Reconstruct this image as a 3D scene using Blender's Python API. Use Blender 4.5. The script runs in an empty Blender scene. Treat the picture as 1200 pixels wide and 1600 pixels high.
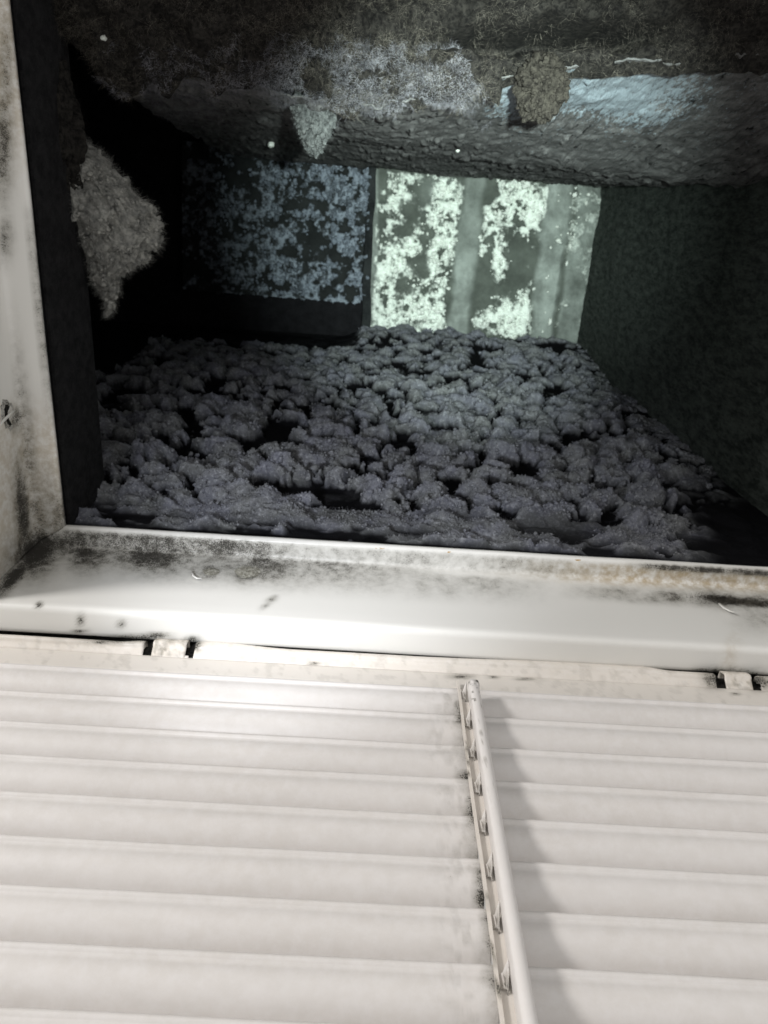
import bpy, math, random
import numpy as np
from mathutils import Matrix, Vector
random.seed(7); RNG = np.random.default_rng(7)
S = bpy.context.scene
COL = S.collection

# ------------------------------------------------------------------ camera
# world: X along the hinge, Y horizontal away from the hinge, Z up; the ceiling opening lies at z = 0
F = 1200.0                                   # focal length in pixels of the 1200 x 1600 photograph
def unit(v): v = np.array(v, float); return v / np.linalg.norm(v)
CZ = unit([14, -494, 1200]); CX = unit([1, .0598, (494 * .0598 - 14) / 1200]); CY = np.cross(CZ, CX)
CAM = np.array([-.060, -.2328, -.5])
def _ray(px, py): r = np.array([px - 600., py - 800., F]); return np.array([r @ CX, r @ CY, r @ CZ])
def at(px, py, z):
    r = _ray(px, py); return CAM + r * ((z - CAM[2]) / r[2])
def on_y(px, py, y):
    r = _ray(px, py); return CAM + r * ((y - CAM[1]) / r[1])
def to_px(W):                                # used to place stains while authoring
    d = np.asarray(W) - CAM
    c = d[..., 0:1] * CX + d[..., 1:2] * CY + d[..., 2:3] * CZ
    return 600 + F * c[..., 0] / c[..., 2], 800 + F * c[..., 1] / c[..., 2]

cam = bpy.data.cameras.new('camera'); co = bpy.data.objects.new('camera', cam); COL.objects.link(co)
cam.sensor_fit = 'VERTICAL'; cam.sensor_height = 32; cam.sensor_width = 24; cam.lens = 24
cam.clip_start = .01; cam.clip_end = 50
R3 = np.array([[CX[0], -CX[1], -CX[2]], [CY[0], -CY[1], -CY[2]], [CZ[0], -CZ[1], -CZ[2]]])
M = Matrix([list(R3[i]) + [CAM[i]] for i in range(3)] + [[0, 0, 0, 1]])
co.matrix_world = M
cam.dof.use_dof = True; cam.dof.focus_distance = .38; cam.dof.aperture_fstop = 20
S.camera = co

# ------------------------------------------------------------------ light
w = bpy.data.worlds.new('World'); S.world = w; w.use_nodes = True
bg = w.node_tree.nodes['Background']; bg.inputs[0].default_value = (1.0, .985, .97, 1); bg.inputs[1].default_value = .64
def lamp(name, kind, loc, target, power, color, **kw):
    l = bpy.data.lights.new(name, kind); l.energy = power; l.color = color
    for k, v in kw.items(): setattr(l, k, v)
    o = bpy.data.objects.new(name, l); COL.objects.link(o); o.location = loc
    o.rotation_euler = (Vector(target) - Vector(loc)).to_track_quat('-Z', 'Y').to_euler()
    return o
lamp('torch', 'SPOT', (-.215, -.165, -.41), at(545, 765, .06), 7.4, (.90, .94, 1.0), spot_size=math.radians(50), spot_blend=1.0, shadow_soft_size=.02)
lamp('beam_torch', 'SPOT', (-.02, -.25, -.50), at(715, 345, .89), 88, (.86, 1.0, .95), spot_size=math.radians(35), spot_blend=1.0, shadow_soft_size=.006)
lamp('room_light', 'AREA', (-1.65, -1.40, -.50), (0, 0, -.25), 25, (1.0, .97, .945), shape='DISK', size=.34)
S.view_settings.view_transform = 'Standard'; S.view_settings.look = 'None'
S.view_settings.exposure = 0; S.view_settings.gamma = 1

# ------------------------------------------------------------------ noise
def _h(ix, iy, s):
    n = (ix.astype(np.int64) * 374761393 + iy.astype(np.int64) * 668265263 + s * 982451653) & 0xffffffff
    n = ((n ^ (n >> 13)) * 1274126177) & 0xffffffff
    return ((n ^ (n >> 16)) & 0xffffff) / float(0xffffff)
def vn(x, y, s=0):
    ix = np.floor(x); iy = np.floor(y); fx = x - ix; fy = y - iy
    fx = fx * fx * fx * (fx * (fx * 6 - 15) + 10); fy = fy * fy * fy * (fy * (fy * 6 - 15) + 10)
    a = _h(ix, iy, s); b = _h(ix + 1, iy, s); c = _h(ix, iy + 1, s); d = _h(ix + 1, iy + 1, s)
    return (a * (1 - fx) + b * fx) * (1 - fy) + (c * (1 - fx) + d * fx) * fy
def fbm(x, y, s=0, o=4):
    t = 0; a = .5; n = 0
    for i in range(o):
        t = t + a * vn(x * 2 ** i + 17.3 * i, y * 2 ** i - 9.1 * i, s + i); n += a; a *= .5
    return t / n
def cells(x, y, s=0):
    ix = np.floor(x); iy = np.floor(y); f1 = np.full(x.shape, 9.); f2 = f1.copy(); cid = np.zeros(x.shape)
    for dx in (-1, 0, 1):
        for dy in (-1, 0, 1):
            jx = ix + dx; jy = iy + dy
            d = np.hypot(jx + .1 + .8 * _h(jx, jy, s) - x, jy + .1 + .8 * _h(jx, jy, s + 5) - y)
            m = d < f1
            f2 = np.where(m, f1, np.minimum(f2, d)); cid = np.where(m, _h(jx, jy, s + 9), cid); f1 = np.where(m, d, f1)
    return f1, f2, cid
def ss(a, b, x): t = np.clip((x - a) / (b - a), 0, 1); return t * t * (3 - 2 * t)

# ------------------------------------------------------------------ mesh helpers
def link(name, V, Fc, mat, parent=None, attrs=None, smooth=True):
    me = bpy.data.meshes.new(name)
    V = np.asarray(V, float).reshape(-1, 3)
    if isinstance(Fc, np.ndarray):
        k = Fc.shape[1]
        me.vertices.add(len(V)); me.vertices.foreach_set('co', V.ravel())
        me.loops.add(Fc.size); me.loops.foreach_set('vertex_index', Fc.ravel().astype(np.int32))
        me.polygons.add(len(Fc)); me.polygons.foreach_set('loop_start', (np.arange(len(Fc)) * k).astype(np.int32))
        me.update(calc_edges=True)
    else:
        me.from_pydata(V.tolist(), [], Fc)
    me.polygons.foreach_set('use_smooth', [smooth] * len(me.polygons))
    for k, a in (attrs or {}).items():
        at_ = me.attributes.new(k, 'FLOAT', 'POINT'); at_.data.foreach_set('value', np.asarray(a, np.float32).ravel())
    me.materials.append(mat); me.update()
    o = bpy.data.objects.new(name, me); COL.objects.link(o); o.parent = parent
    return o
def gridf(n, m, off=0, flip=False):
    i = np.arange(n - 1)[:, None] * m + np.arange(m - 1)[None, :]
    q = np.stack([i, i + 1, i + m + 1, i + m], -1).reshape(-1, 4) + off
    return q[:, ::-1] if flip else q
def thing(name, label, cat, loc=(0, 0, 0), group=None):
    o = bpy.data.objects.new(name, None); COL.objects.link(o); o.location = loc
    o.empty_display_size = .05; tag(o, label, cat, group); bpy.context.view_layer.update(); return o
def tag(o, label, cat, group=None, kind=None):
    o['label'] = label; o['category'] = cat
    if group: o['group'] = group
    if kind: o['kind'] = kind
    return o
def box_mesh(lo, hi):
    x0, y0, z0 = lo; x1, y1, z1 = hi
    V = [(x0, y0, z0), (x1, y0, z0), (x1, y1, z0), (x0, y1, z0), (x0, y0, z1), (x1, y0, z1), (x1, y1, z1), (x0, y1, z1)]
    return V, [(0, 3, 2, 1), (4, 5, 6, 7), (0, 1, 5, 4), (1, 2, 6, 5), (2, 3, 7, 6), (3, 0, 4, 7)]
def box(name, lo, hi, mat, parent=None, bevel=0):
    V, Fc = box_mesh(lo, hi); o = link(name, V, Fc, mat, parent, smooth=False)
    if bevel:
        b = o.modifiers.new('bevel', 'BEVEL'); b.width = bevel; b.segments = 2
    return o
def extrude_x(prof, xs):
    """profile rows of (y, z) swept along xs -> (len(xs), len(prof), 3)"""
    P = np.asarray(prof, float); V = np.zeros((len(xs), len(P), 3)); V[..., 0] = np.asarray(xs)[:, None]; V[..., 1:] = P[None]
    return V
def resample(prof, step):
    out = [prof[0]]
    for a, b in zip(prof[:-1], prof[1:]):
        n = max(1, int(math.ceil(math.dist(a, b) / step)))
        out += [tuple(a[k] + (b[k] - a[k]) * i / n for k in range(len(a))) for i in range(1, n + 1)]
    return out
def fibres(P, N, length, width, droop=.3, curl=.8, seg=3, spread=.6):
    """curly thin ribbons growing from points P along N; returns V, F (triangles)"""
    n = len(P); d = N + RNG.normal(0, spread, (n, 3)); d /= np.linalg.norm(d, axis=1, keepdims=True)
    L = length * RNG.uniform(.35, 1.3, (n, 1)); side = np.cross(d, RNG.normal(0, 1, (n, 3))); side /= np.linalg.norm(side, axis=1, keepdims=True) + 1e-9
    pts = [P.copy()]; cur = P.copy()
    for k in range(seg):
        d = d + RNG.normal(0, curl, (n, 3)) * .5; d[:, 2] -= droop * .3
        d /= np.linalg.norm(d, axis=1, keepdims=True); cur = cur + d * L / seg; pts.append(cur.copy())
    V = []
    for k, p in enumerate(pts):
        wd = width * (1 - .7 * k / seg); V += [p - side * wd, p + side * wd]
    V = np.stack(V, 1); base = np.arange(n)[:, None] * (2 * (seg + 1)); Fs = []
    for k in range(seg):
        a = base + 2 * k; Fs += [np.concatenate([a, a + 1, a + 3], 1), np.concatenate([a, a + 3, a + 2], 1)]
    return V.reshape(-1, 3), np.concatenate(Fs, 0)
def normals_grid(V):
    du = np.gradient(V, axis=0); dv = np.gradient(V, axis=1); n = np.cross(du, dv)
    return n / (np.linalg.norm(n, axis=-1, keepdims=True) + 1e-12)

# ------------------------------------------------------------------ materials
def mat(name, rough=.8):
    m = bpy.data.materials.new(name); m.use_nodes = True; nt = m.node_tree; b = nt.nodes['Principled BSDF']
    b.inputs['Roughness'].default_value = rough
    return m, nt, b
def nd(nt, kind, **kw):
    n = nt.nodes.new(kind)
    for k, v in kw.items():
        if k in n.inputs: n.inputs[k].default_value = v
        else: setattr(n, k, v)
    return n
def tex(nt, scale, detail=4, rough=.6, stretch=(1, 1, 1)):
    tc = nd(nt, 'ShaderNodeTexCoord'); mp = nd(nt, 'ShaderNodeMapping'); mp.inputs['Scale'].default_value = stretch
    n = nd(nt, 'ShaderNodeTexNoise', Scale=scale, Detail=detail, Roughness=rough)
    nt.links.new(tc.outputs['Object'], mp.inputs[0]); nt.links.new(mp.outputs[0], n.inputs['Vector']); return n.outputs['Fac']
def attr(nt, name): return nd(nt, 'ShaderNodeAttribute', attribute_name=name).outputs['Fac']
def math_(nt, op, a, b=None, c=None):
    n = nd(nt, 'ShaderNodeMath', operation=op)
    for i, v in enumerate((a, b, c)):
        if v is None: continue
        if isinstance(v, (int, float)): n.inputs[i].default_value = v
        else: nt.links.new(v, n.inputs[i])
    return n.outputs[0]
def ramp(nt, fac, lo, hi):
    n = nd(nt, 'ShaderNodeMapRange', interpolation_type='SMOOTHSTEP'); n.inputs[1].default_value = lo; n.inputs[2].default_value = hi
    nt.links.new(fac, n.inputs[0]); return n.outputs[0]
def mix(nt, fac, a, b):
    n = nd(nt, 'ShaderNodeMix', data_type='RGBA')
    if isinstance(fac, (int, float)): n.inputs[0].default_value = fac
    else: nt.links.new(fac, n.inputs[0])
    for i, v in ((6, a), (7, b)):
        if isinstance(v, tuple): n.inputs[i].default_value = (*v, 1)
        else: nt.links.new(v, n.inputs[i])
    return n.outputs[2]
def bump(nt, b, h, strength, dist=.001):
    n = nd(nt, 'ShaderNodeBump'); n.inputs['Strength'].default_value = strength; n.inputs['Distance'].default_value = dist
    nt.links.new(h, n.inputs['Height']); nt.links.new(n.outputs[0], b.inputs['Normal'])

def paint_mat(name, base, dirty=True):
    m, nt, b = mat(name, .36)
    c = mix(nt, tex(nt, 14, 3), tuple(v * .96 for v in base), base)
    if dirty:
        d = attr(nt, 'dirt'); t = attr(nt, 'tan'); hf = tex(nt, 1500, 5, .8); lf = tex(nt, 150, 6, .7)
        c = mix(nt, math_(nt, 'MULTIPLY', t, ramp(nt, lf, .3, .65)), c, (.42, .33, .20))
        haze = math_(nt, 'MINIMUM', math_(nt, 'MULTIPLY', math_(nt, 'SUBTRACT', 1.0, math_(nt, 'POWER', math_(nt, 'MAXIMUM', math_(nt, 'SUBTRACT', 1.0, d), 0.0), 2.0)), math_(nt, 'MULTIPLY_ADD', ramp(nt, lf, .3, .7), .48, .50)), .93)
        c = mix(nt, haze, c, (.13, .12, .088))
        v = math_(nt, 'ADD', d, math_(nt, 'MULTIPLY', math_(nt, 'SUBTRACT', math_(nt, 'ADD', math_(nt, 'MULTIPLY', hf, .74), math_(nt, 'MULTIPLY', lf, .26)), .5), 3.8))
        sp = math_(nt, 'MULTIPLY', ramp(nt, v, .54, .80), ramp(nt, d, .02, .12))
        c = mix(nt, sp, c, (.035, .032, .027))
        nt.links.new(math_(nt, 'MULTIPLY_ADD', sp, .5, .36), b.inputs['Roughness'])
        bump(nt, b, math_(nt, 'ADD', sp, math_(nt, 'MULTIPLY', tex(nt, 180, 3), .18)), .35, .0006)
    else:
        bump(nt, b, tex(nt, 180, 3), .06, .0006)
    nt.links.new(c, b.inputs['Base Color']); return m
PAINT = paint_mat('white_enamel', (.80, .79, .755))
LOUVRE_PAINT = paint_mat('louvre_enamel', (.80, .772, .752))
CREAM = paint_mat('cream_enamel', (.80, .755, .70))

def rough_mat(name, a, bcol, scale=60, rough=.95, bumpst=.6, dist=.002, stretch=(1, 1, 1), hi=400):
    m, nt, b = mat(name, rough); b.inputs['Specular IOR Level'].default_value = .15
    n1 = tex(nt, scale, 6, .65, stretch); n2 = tex(nt, hi, 4, .7, stretch)
    c = mix(nt, ramp(nt, math_(nt, 'ADD', math_(nt, 'MULTIPLY', n1, .6), math_(nt, 'MULTIPLY', n2, .4)), .36, .64), a, bcol)
    nt.links.new(c, b.inputs['Base Color']); bump(nt, b, math_(nt, 'ADD', n1, n2), bumpst, dist); return m
BLACK = rough_mat('sooty_black_liner', (.006, .006, .007), (.014, .014, .016))
SOOT = rough_mat('sooty_collar_metal', (.007, .007, .008), (.022, .022, .023), 120)
GREENBLACK = rough_mat('dark_green_black_liner', (.016, .020, .018), (.075, .086, .076), 130, stretch=(1, 1, .35))
GRIME_SHADE = rough_mat('black_grime_shade', (.006, .006, .006), (.035, .032, .028), 200)  # grime colour, also used for the dark inside gaps and holes
BROWNLINT = rough_mat('brown_lint', (.005, .0047, .0045), (.027, .025, .022), 200)
GREYFIBRE = rough_mat('grey_lint_fibre', (.08, .08, .088), (.24, .24, .26), 100, bumpst=0)
DARKFIBRE = rough_mat('dark_brown_fibre', (.02, .018, .016), (.15, .138, .115), 100, bumpst=0)
GREYCLUMP = rough_mat('grey_dust_clump', (.15, .154, .146), (.38, .38, .35), 130, dist=.003)
TANCLUMP = rough_mat('tan_brown_clump', (.012, .0105, .009), (.042, .038, .031), 220, dist=.003)
PUFF = rough_mat('olive_grey_puff', (.20, .19, .155), (.44, .43, .38), 400, dist=.001)
PALECLUMP = rough_mat('pale_dust_clump', (.06, .064, .064), (.15, .158, .155), 220, dist=.003)
CRUMB = rough_mat('white_crumb', (.62, .66, .60), (.84, .88, .82), 60, dist=.002)
BLUECRUMB = rough_mat('blue_grey_crumb', (.06, .07, .08), (.22, .255, .305), 30, dist=.002)
PANEL = rough_mat('grey_panel', (.10, .115, .10), (.22, .24, .215), 25, dist=.002)
STRIP = rough_mat('pale_grey_strip', (.34, .36, .335), (.52, .55, .51), 22, dist=.002, stretch=(1, .25, 1))
TEALSTRIP = rough_mat('teal_grey_strip', (.16, .20, .19), (.50, .56, .54), 45, dist=.003)
DARKPANEL = rough_mat('dark_panel', (.007, .008, .009), (.032, .036, .036), 22)
RUST = rough_mat('rust_flake', (.35, .19, .06), (.55, .36, .14), 300)

def dust_mat():
    m, nt, b = mat('matted_grey_dust', 1.0); b.inputs['Specular IOR Level'].default_value = .05
    n1 = tex(nt, 28, 5, .6); n2 = tex(nt, 350, 5, .75)
    c = mix(nt, ramp(nt, n1, .35, .68), (.155, .160, .160), (.155, .160, .192))
    c = mix(nt, ramp(nt, n2, .46, .76), c, (.37, .38, .405))
    c = mix(nt, attr(nt, 'cover_shade'), (.006, .006, .007), c)
    nt.links.new(c, b.inputs['Base Color']); bump(nt, b, n2, .55, .0025); return m
DUST = dust_mat()
def liner_mat():
    m, nt, b = mat('fibrous_duct_liner', .95); b.inputs['Specular IOR Level'].default_value = .2
    n1 = tex(nt, 70, 6, .7); n2 = tex(nt, 330, 5, .75, (1, 1, .25)); n3 = tex(nt, 190, 3, .6, (1, 1, .25))
    c = mix(nt, ramp(nt, n1, .35, .7), (.075, .075, .074), (.19, .19, .187))
    c = mix(nt, ramp(nt, n3, .60, .70), c, (.010, .010, .010))
    p = math_(nt, 'ADD', attr(nt, 'bare'), math_(nt, 'MULTIPLY', math_(nt, 'SUBTRACT', n2, .5), 2.8))
    c = mix(nt, ramp(nt, p, .35, .85), c, (.30, .36, .40))
    nt.links.new(c, b.inputs['Base Color']); bump(nt, b, math_(nt, 'ADD', n2, n3), .8, .003); return m
LINER = liner_mat()

# ------------------------------------------------------------------ key sizes
HW = .280                       # half width of the opening
ZF = -.0805                     # height of the frame's outer flange
YG = float(at(400, 1006, ZF)[1])  # plane of the hanging grille
BACK = .89                      # depth of the duct
XR = float(at(940, 285, BACK)[0])
XL = float(at(285, 350, BACK)[0])
YFAR = .006

# ================================================================== vent frame
frame = thing('vent_frame', 'dirty white metal frame of the ceiling opening, sooty at its lower left corner', 'vent frame', (0, 0, 0))
def blob(px, py, x, y, rx, ry=None, rot=0):
    ry = ry or rx; c, s_ = math.cos(rot), math.sin(rot); u = (px - x) * c + (py - y) * s_; v = -(px - x) * s_ + (py - y) * c
    return np.exp(-((u / rx) ** 2 + (v / ry) ** 2))
def edge_y(px): return 825 + (px - 100) * .0591
def dirt_field(W, side):
    px, py = to_px(W); n = fbm(px / 60, py / 60, 3); n2 = fbm(px / 22, py / 22, 8)
    e = py - edge_y(px)                     # pixels below the opening's lower edge
    d = np.zeros(px.shape); t = np.zeros(px.shape)
    low = (px > 60) | (py > 860)
    on = W[..., 2] > -.030
    heavy = ss(60, 120, px) * (1 - ss(330, 640, px))
    d = np.maximum(d, heavy * ss(-2, 6, e) * (1 - ss(26, 40, e)) * (.48 + .4 * n))
    d = np.maximum(d, (1 - ss(470, 760, px)) * ss(70, 130, px) * ss(22, 34, e) * (1 - ss(34, 95, e)) * (.50 + 1.0 * (n - .3)))
    d = np.maximum(d, ss(350, 500, px) * (1 - ss(820, 1000, px)) * ss(0, 6, e) * (1 - ss(22, 42, e)) * (.30 + .3 * (n2 - .4)))
    d = np.maximum(d, ss(300, 500, px) * (1 - ss(760, 900, px)) * ss(34, 44, e) * (1 - ss(48, 92, e)) * (.22 + .5 * (n2 - .35)))
    d = np.maximum(d, ss(960, 1040, px) * ss(0, 3, e) * (1 - ss(6, 14, e)) * (.95 * n2 + .3))
    d = np.maximum(d, ss(840, 1010, px) * ss(26, 40, e - 10) * (1 - ss(46, 62, e - 10)) * (.25 + .75 * (n2 - .2)))
    d = np.maximum(d, .85 * blob(px, py, 1130, 938, 45, 12, .15)); d = np.maximum(d, .7 * blob(px, py, 1190, 942, 60, 14)); d = np.maximum(d, .35 * blob(px, py, 1190, 965, 40, 22))
    d = np.maximum(d, .8 * blob(px, py, 385, 895, 26, 20)); d = np.maximum(d, .7 * blob(px, py, 330, 893, 24, 16))
    d = np.maximum(d, .55 * blob(px, py, 425, 938, 10, 5, -.5)); d = np.maximum(d, .5 * blob(px, py, 415, 948, 9, 4, -.6))
    d = np.maximum(d, 1.15 * blob(px, py, 58, 862, 34, 44, .7)); d = np.maximum(d, 1.1 * blob(px, py, 22, 903, 13, 44, .78)); d = np.maximum(d, .8 * blob(px, py, 90, 850, 40, 26))
    L = (1 - ss(95, 130, px)) * (1.0 if side == 'left' else 0.0)
    d = np.maximum(d, L * .75 * blob(px, py, 6, 225, 13, 90)); d = np.maximum(d, L * .62 * blob(px, py, 8, 372, 12, 34)); d = np.maximum(d, L * .5 * blob(px, py, 10, 110, 12, 90))
    ex = px - (8 + py * .1115)              # pixels right of the left jamb edge (negative = on the frame)
    d = np.maximum(d, L * ss(-12, -3, ex) * .42 * ss(300, 380, py) * (1 - ss(560, 720, py)) * (.4 + n2))
    d = np.maximum(d, L * ss(-60, -46, ex) * (1 - ss(-40, -22, ex)) * ss(420, 720, py) * (.25 + .4 * n2))
    d = np.maximum(d, L * ss(690, 840, py) * ss(-58, -40, ex) * (.25 + .65 * n)); d = np.maximum(d, L * .9 * blob(px, py, 36, 800, 13, 85, -.07))
    d = np.maximum(d, L * .85 * blob(px, py, 26, 655, 12, 22) * .9); d = np.maximum(d, L * .5 * blob(px, py, 42, 690, 8, 60))
    d = np.where(py < 1600, d, 0); d = d * np.where(W[..., 2] < -.0795, .0, 1)
    
    # outer flange: a few marks round the hinge slots
    for x, y, rx, ry in ((212, 994, 45, 4), (245, 992, 20, 5), (300, 998, 12, 5), (1135, 1049, 46, 8), (1095, 1048, 18, 5), (1180, 1054, 20, 6), (127, 969, 5, 9), (190, 974, 6, 6), (62, 946, 5, 4), (125, 985, 12, 3)):
        d = np.maximum(d, .85 * blob(px, py, x, y, rx, ry))
    t = np.maximum(t, ss(720, 1000, px) * ss(2, 10, e) * (1 - ss(30, 46, e)) * .9)
    t = np.maximum(t, .5 * L * ss(600, 700, py)); t = np.maximum(t, L * .6 * (1 - ss(120, 330, py))); t = np.maximum(t, .35 * blob(px, py, 1140, 1022, 12, 30, .3))
    return np.clip(d, 0, 1.2), np.clip(t, 0, 1)
PROF = [(0, .0034), (0, .0012), (.0006, .0002), (.0016, -.0003), (.0118, .0001), (.0136, -.0006), (.0146, -.0022), (.0152, -.006),
        (.0176, -.070), (.0181, -.0775), (.0188, -.0797), (.0204, -.0805), (.0355, -.0808), (.0364, -.0802), (.0368, -.078), (.0368, -.050)]
PR = resample(PROF, .0021)
YNEAR = -.52
def rail(side):
    pr = np.array(PR); o = pr[:, 0]; z = pr[:, 1]
    ox = np.where(o < .0118, o * 1.55, o + .0118 * .55)      # the side flanges are a little wider
    wob = lambda u, k: (fbm(u * 9, u * 0 + k, 40 + k, 3) - .5) * .0011
    if side in 'far near':
        n = 330; s = np.linspace(-1, 1, n)[:, None]
        x = s * (HW + ox)[None, :]
        y = o[None, :] if side == 'far' else YNEAR - o[None, :]
        W = np.stack([x, np.broadcast_to(y, x.shape) + wob(x, 1), np.broadcast_to(z, x.shape) + wob(x, 2) * .6], -1)
    else:
        n = 300; s = np.linspace(0, 1, n)[:, None]
        y = (YNEAR - o)[None] * (1 - s) + o[None] * s; sg = -1 if side == 'left' else 1
        x = sg * (HW + ox)[None] + np.zeros_like(y)
        W = np.stack([x + wob(y, 3), y, np.broadcast_to(z, y.shape) + wob(y, 4) * .6], -1)
    # dents
    px, py = to_px(W)
    if side == 'far':
        W[..., 1] += .0022 * blob(px, py, 385, 893, 17, 13) + .0015 * blob(px, py, 1128, 940, 20, 12)
    d, t = dirt_field(W, side) if side in ('far', 'left') else (np.full(W.shape[:2], .2), np.full(W.shape[:2], .2))
    ob = link('frame_rail', W, gridf(*W.shape[:2], flip=side in ('far', 'right')), PAINT, frame, {'dirt': d, 'tan': t})
    sd = ob.modifiers.new('sheet', 'SOLIDIFY'); sd.thickness = .0009; sd.offset = -1
for s_ in ('far', 'left', 'right', 'near'): rail(s_)

def cup(name, c, nrm, r, depth_mat, rim_mat, parent, squash=1.0, rot=0, burr=.0007):
    """small punched hole: raised torn rim with a dark sunken centre"""
    nrm = unit(nrm); a = unit(np.cross(nrm, [0, 1, .02] if abs(nrm[1]) < .9 else [1, 0, 0])); b_ = np.cross(nrm, a); k = 22
    V = []; th = np.linspace(0, 2 * math.pi, k, endpoint=False)
    j = 1 + RNG.uniform(-.16, .16, k)
    for rr, hh in ((1.45, -.0002), (1.2, burr * .7), (1.0, burr), (.9, burr * .4)):
        for i, t in enumerate(th):
            q = r * rr * j[i]; u = q * math.cos(t); v = q * math.sin(t) * squash
            V.append(c + a * (u * math.cos(rot) - v * math.sin(rot)) + b_ * (u * math.sin(rot) + v * math.cos(rot)) + nrm * hh)
    Fc = [(q * k + i, q * k + (i + 1) % k, (q + 1) * k + (i + 1) % k, (q + 1) * k + i) for q in range(3) for i in range(k)]
    rim = link(name, V, Fc, rim_mat, parent, {'dirt': np.full(len(V), .55), 'tan': np.zeros(len(V))})
    W = V[3 * k:] + [c + nrm * .00015]
    link('hole_shade', W, [(i, (i + 1) % k, k) for i in range(k)], depth_mat, rim, smooth=False)  # black disc painted in for the dark inside the hole
    return rim
cup('screw_hole', at(127, 968, ZF - .0002), (0, 0, -1), .0013, GRIME_SHADE, PAINT, frame, 1.7, .3)
cup('screw_hole', at(190, 974, ZF - .0002), (0, 0, -1), .0016, GRIME_SHADE, PAINT, frame, 1.0, 0)
# punched knock-out in the left wall of the frame, with a torn bright metal lip across it
XW = -(HW + .0176 + .0118 * .55 - .0004)
def on_x(px, py, x): r = _ray(px, py); return CAM + r * ((x - CAM[0]) / r[0])
kc = on_x(13, 648, XW + .0012)
ko = cup('knock_out', kc, (1, 0, 0), .0062, GRIME_SHADE, PAINT, frame, 1.35, .5, .0008)
def ribbon(name, pts, wd, nrm, th, m, parent):
    pts = np.array(pts, float); n = len(pts); tg = np.gradient(pts, axis=0); sd = np.cross(tg, nrm); sd /= np.linalg.norm(sd, axis=1, keepdims=True)
    wv = wd * np.sin(np.linspace(.35, math.pi - .2, n))[:, None]; nn = unit(nrm) * th
    V = np.concatenate([pts - sd * wv, pts + sd * wv, pts + sd * wv + nn, pts - sd * wv + nn]); Fc = []
    for i in range(n - 1):
        for a in range(4): b_ = (a + 1) % 4; Fc.append((a * n + i, a * n + i + 1, b_ * n + i + 1, b_ * n + i))
    Fc += [(0, n, 2 * n, 3 * n), (n - 1, 4 * n - 1, 3 * n - 1, 2 * n - 1)]
    return link(name, V, Fc, m, parent, {'dirt': np.zeros(len(V)), 'tan': np.zeros(len(V))})
ribbon('torn_tab', [on_x(a, b_, XW + .003) for a, b_ in ((-2, 666), (6, 656), (14, 648), (22, 641))], .0010, (1, 0, 0), .0006, PAINT, frame)
ribbon('torn_tab', [at(a, b_, 0) * 0 + on_y(a, b_, .0135) for a, b_ in ((1123, 944), (1131, 950), (1140, 955), (1149, 958))], .0011, (0, -1, 0), .0007, PAINT, frame)
ribbon('torn_tab', [on_y(a, b_, .0135) for a, b_ in ((300, 893), (302, 900), (308, 904), (315, 904))], .0008, (0, -1, 0), .0006, PAINT, frame)
# rust flakes on the sharp inner edge
for px in (205, 287, 424, 433, 588, 596, 700, 903):
    c = at(px, edge_y(px) + 3, -.0006); V = []; 
    for i in range(9):
        t = i / 9 * 2 * math.pi; V.append(c + np.array([math.cos(t) * .0026 * random.uniform(.5, 1.2), math.sin(t) * .0009 * random.uniform(.5, 1.2), -.0001 * random.random()]))
    V.append(c + np.array([0, 0, -.0004])); link('rust_flake', V, [(i, (i + 1) % 9, 9) for i in range(9)], RUST, frame)

# ceiling board round the frame, mostly hidden behind it
ceil_m = rough_mat('ceiling_plaster', (.70, .69, .67), (.76, .75, .73), 30, .9, .2)
for nm, lo, hi in (('ceiling', (-1.4, .0372, -.064), (1.4, .9, -.046)), ('ceiling', (-1.4, -1.3, -.064), (1.4, YNEAR - .0372, -.046)),
                   ('ceiling', (-1.4, YNEAR - .0372, -.064), (-HW - .0436, .0372, -.046)), ('ceiling', (HW + .0436, YNEAR - .0372, -.064), (1.4, .0372, -.046))):
    box(nm, lo, hi, ceil_m)['kind'] = 'structure'
# black strip added unseen behind the hinge gap to give its darkness
backo = box('gap_backing', (-HW - .03, YG + .0072, ZF - .0045), (HW + .03, YG + .0082, -.0645), GRIME_SHADE, frame)

# ================================================================== grille
grille = thing('return_grille', 'white louvred grille hanging open below the frame on its hinge tabs', 'grille', (0, YG, ZF))
bpy.context.view_layer.update()
GI = grille.matrix_world.inverted()
def glink(name, V, Fc, m, parent=None, attrs=None, smooth=True):
    V = np.asarray(V, float).reshape(-1, 3) - np.array([0, YG, ZF]); return link(name, V, Fc, m, grille if parent is None else parent, attrs, smooth)
def zrow(py, px=400, y=None): return float(on_y(px, py, YG if y is None else y)[2])
GXW = .313
zt = zrow(1010); z1 = zrow(1018); z2 = zrow(1027); z3 = zrow(1058)
T0 = 1  # first louvre lip
xs = np.linspace(-GXW, GXW, 420)
tabs = [(float(on_y(245, 1000, YG)[0]), float(on_y(295, 1005, YG)[0])), (float(on_y(1131, 1060, YG)[0]), float(on_y(1176, 1068, YG)[0]))]
nw = float(on_y(312, 1005, YG)[0]) - tabs[0][1]
rim_prof = resample([(YG + .006, zt + .0015), (YG + .0012, zt + .001), (YG + .0003, zt), (YG - .0006, zt - .001), (YG - .0016, z1 + .0008), (YG - .0014, z1), (YG + .0005, z1 - .0008),
                     (YG + .0038, z2 + .0005), (YG + .0042, z2), (YG + .0034, z2 - .0012), (YG + .0012, z3 + .001), (YG + .0016, z3 + .0006), (YG + .010, z3 - .0015)], .002)
W = extrude_x(rim_prof, xs)
X = W[..., 0]; top = ss(z2, zt, W[..., 2])
gap = .0017 + .0018 * (1 - ss(-.215, -.20, X)) + .0016 * (fbm(X * 6, X * 0, 60, 3) - .5)
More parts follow.
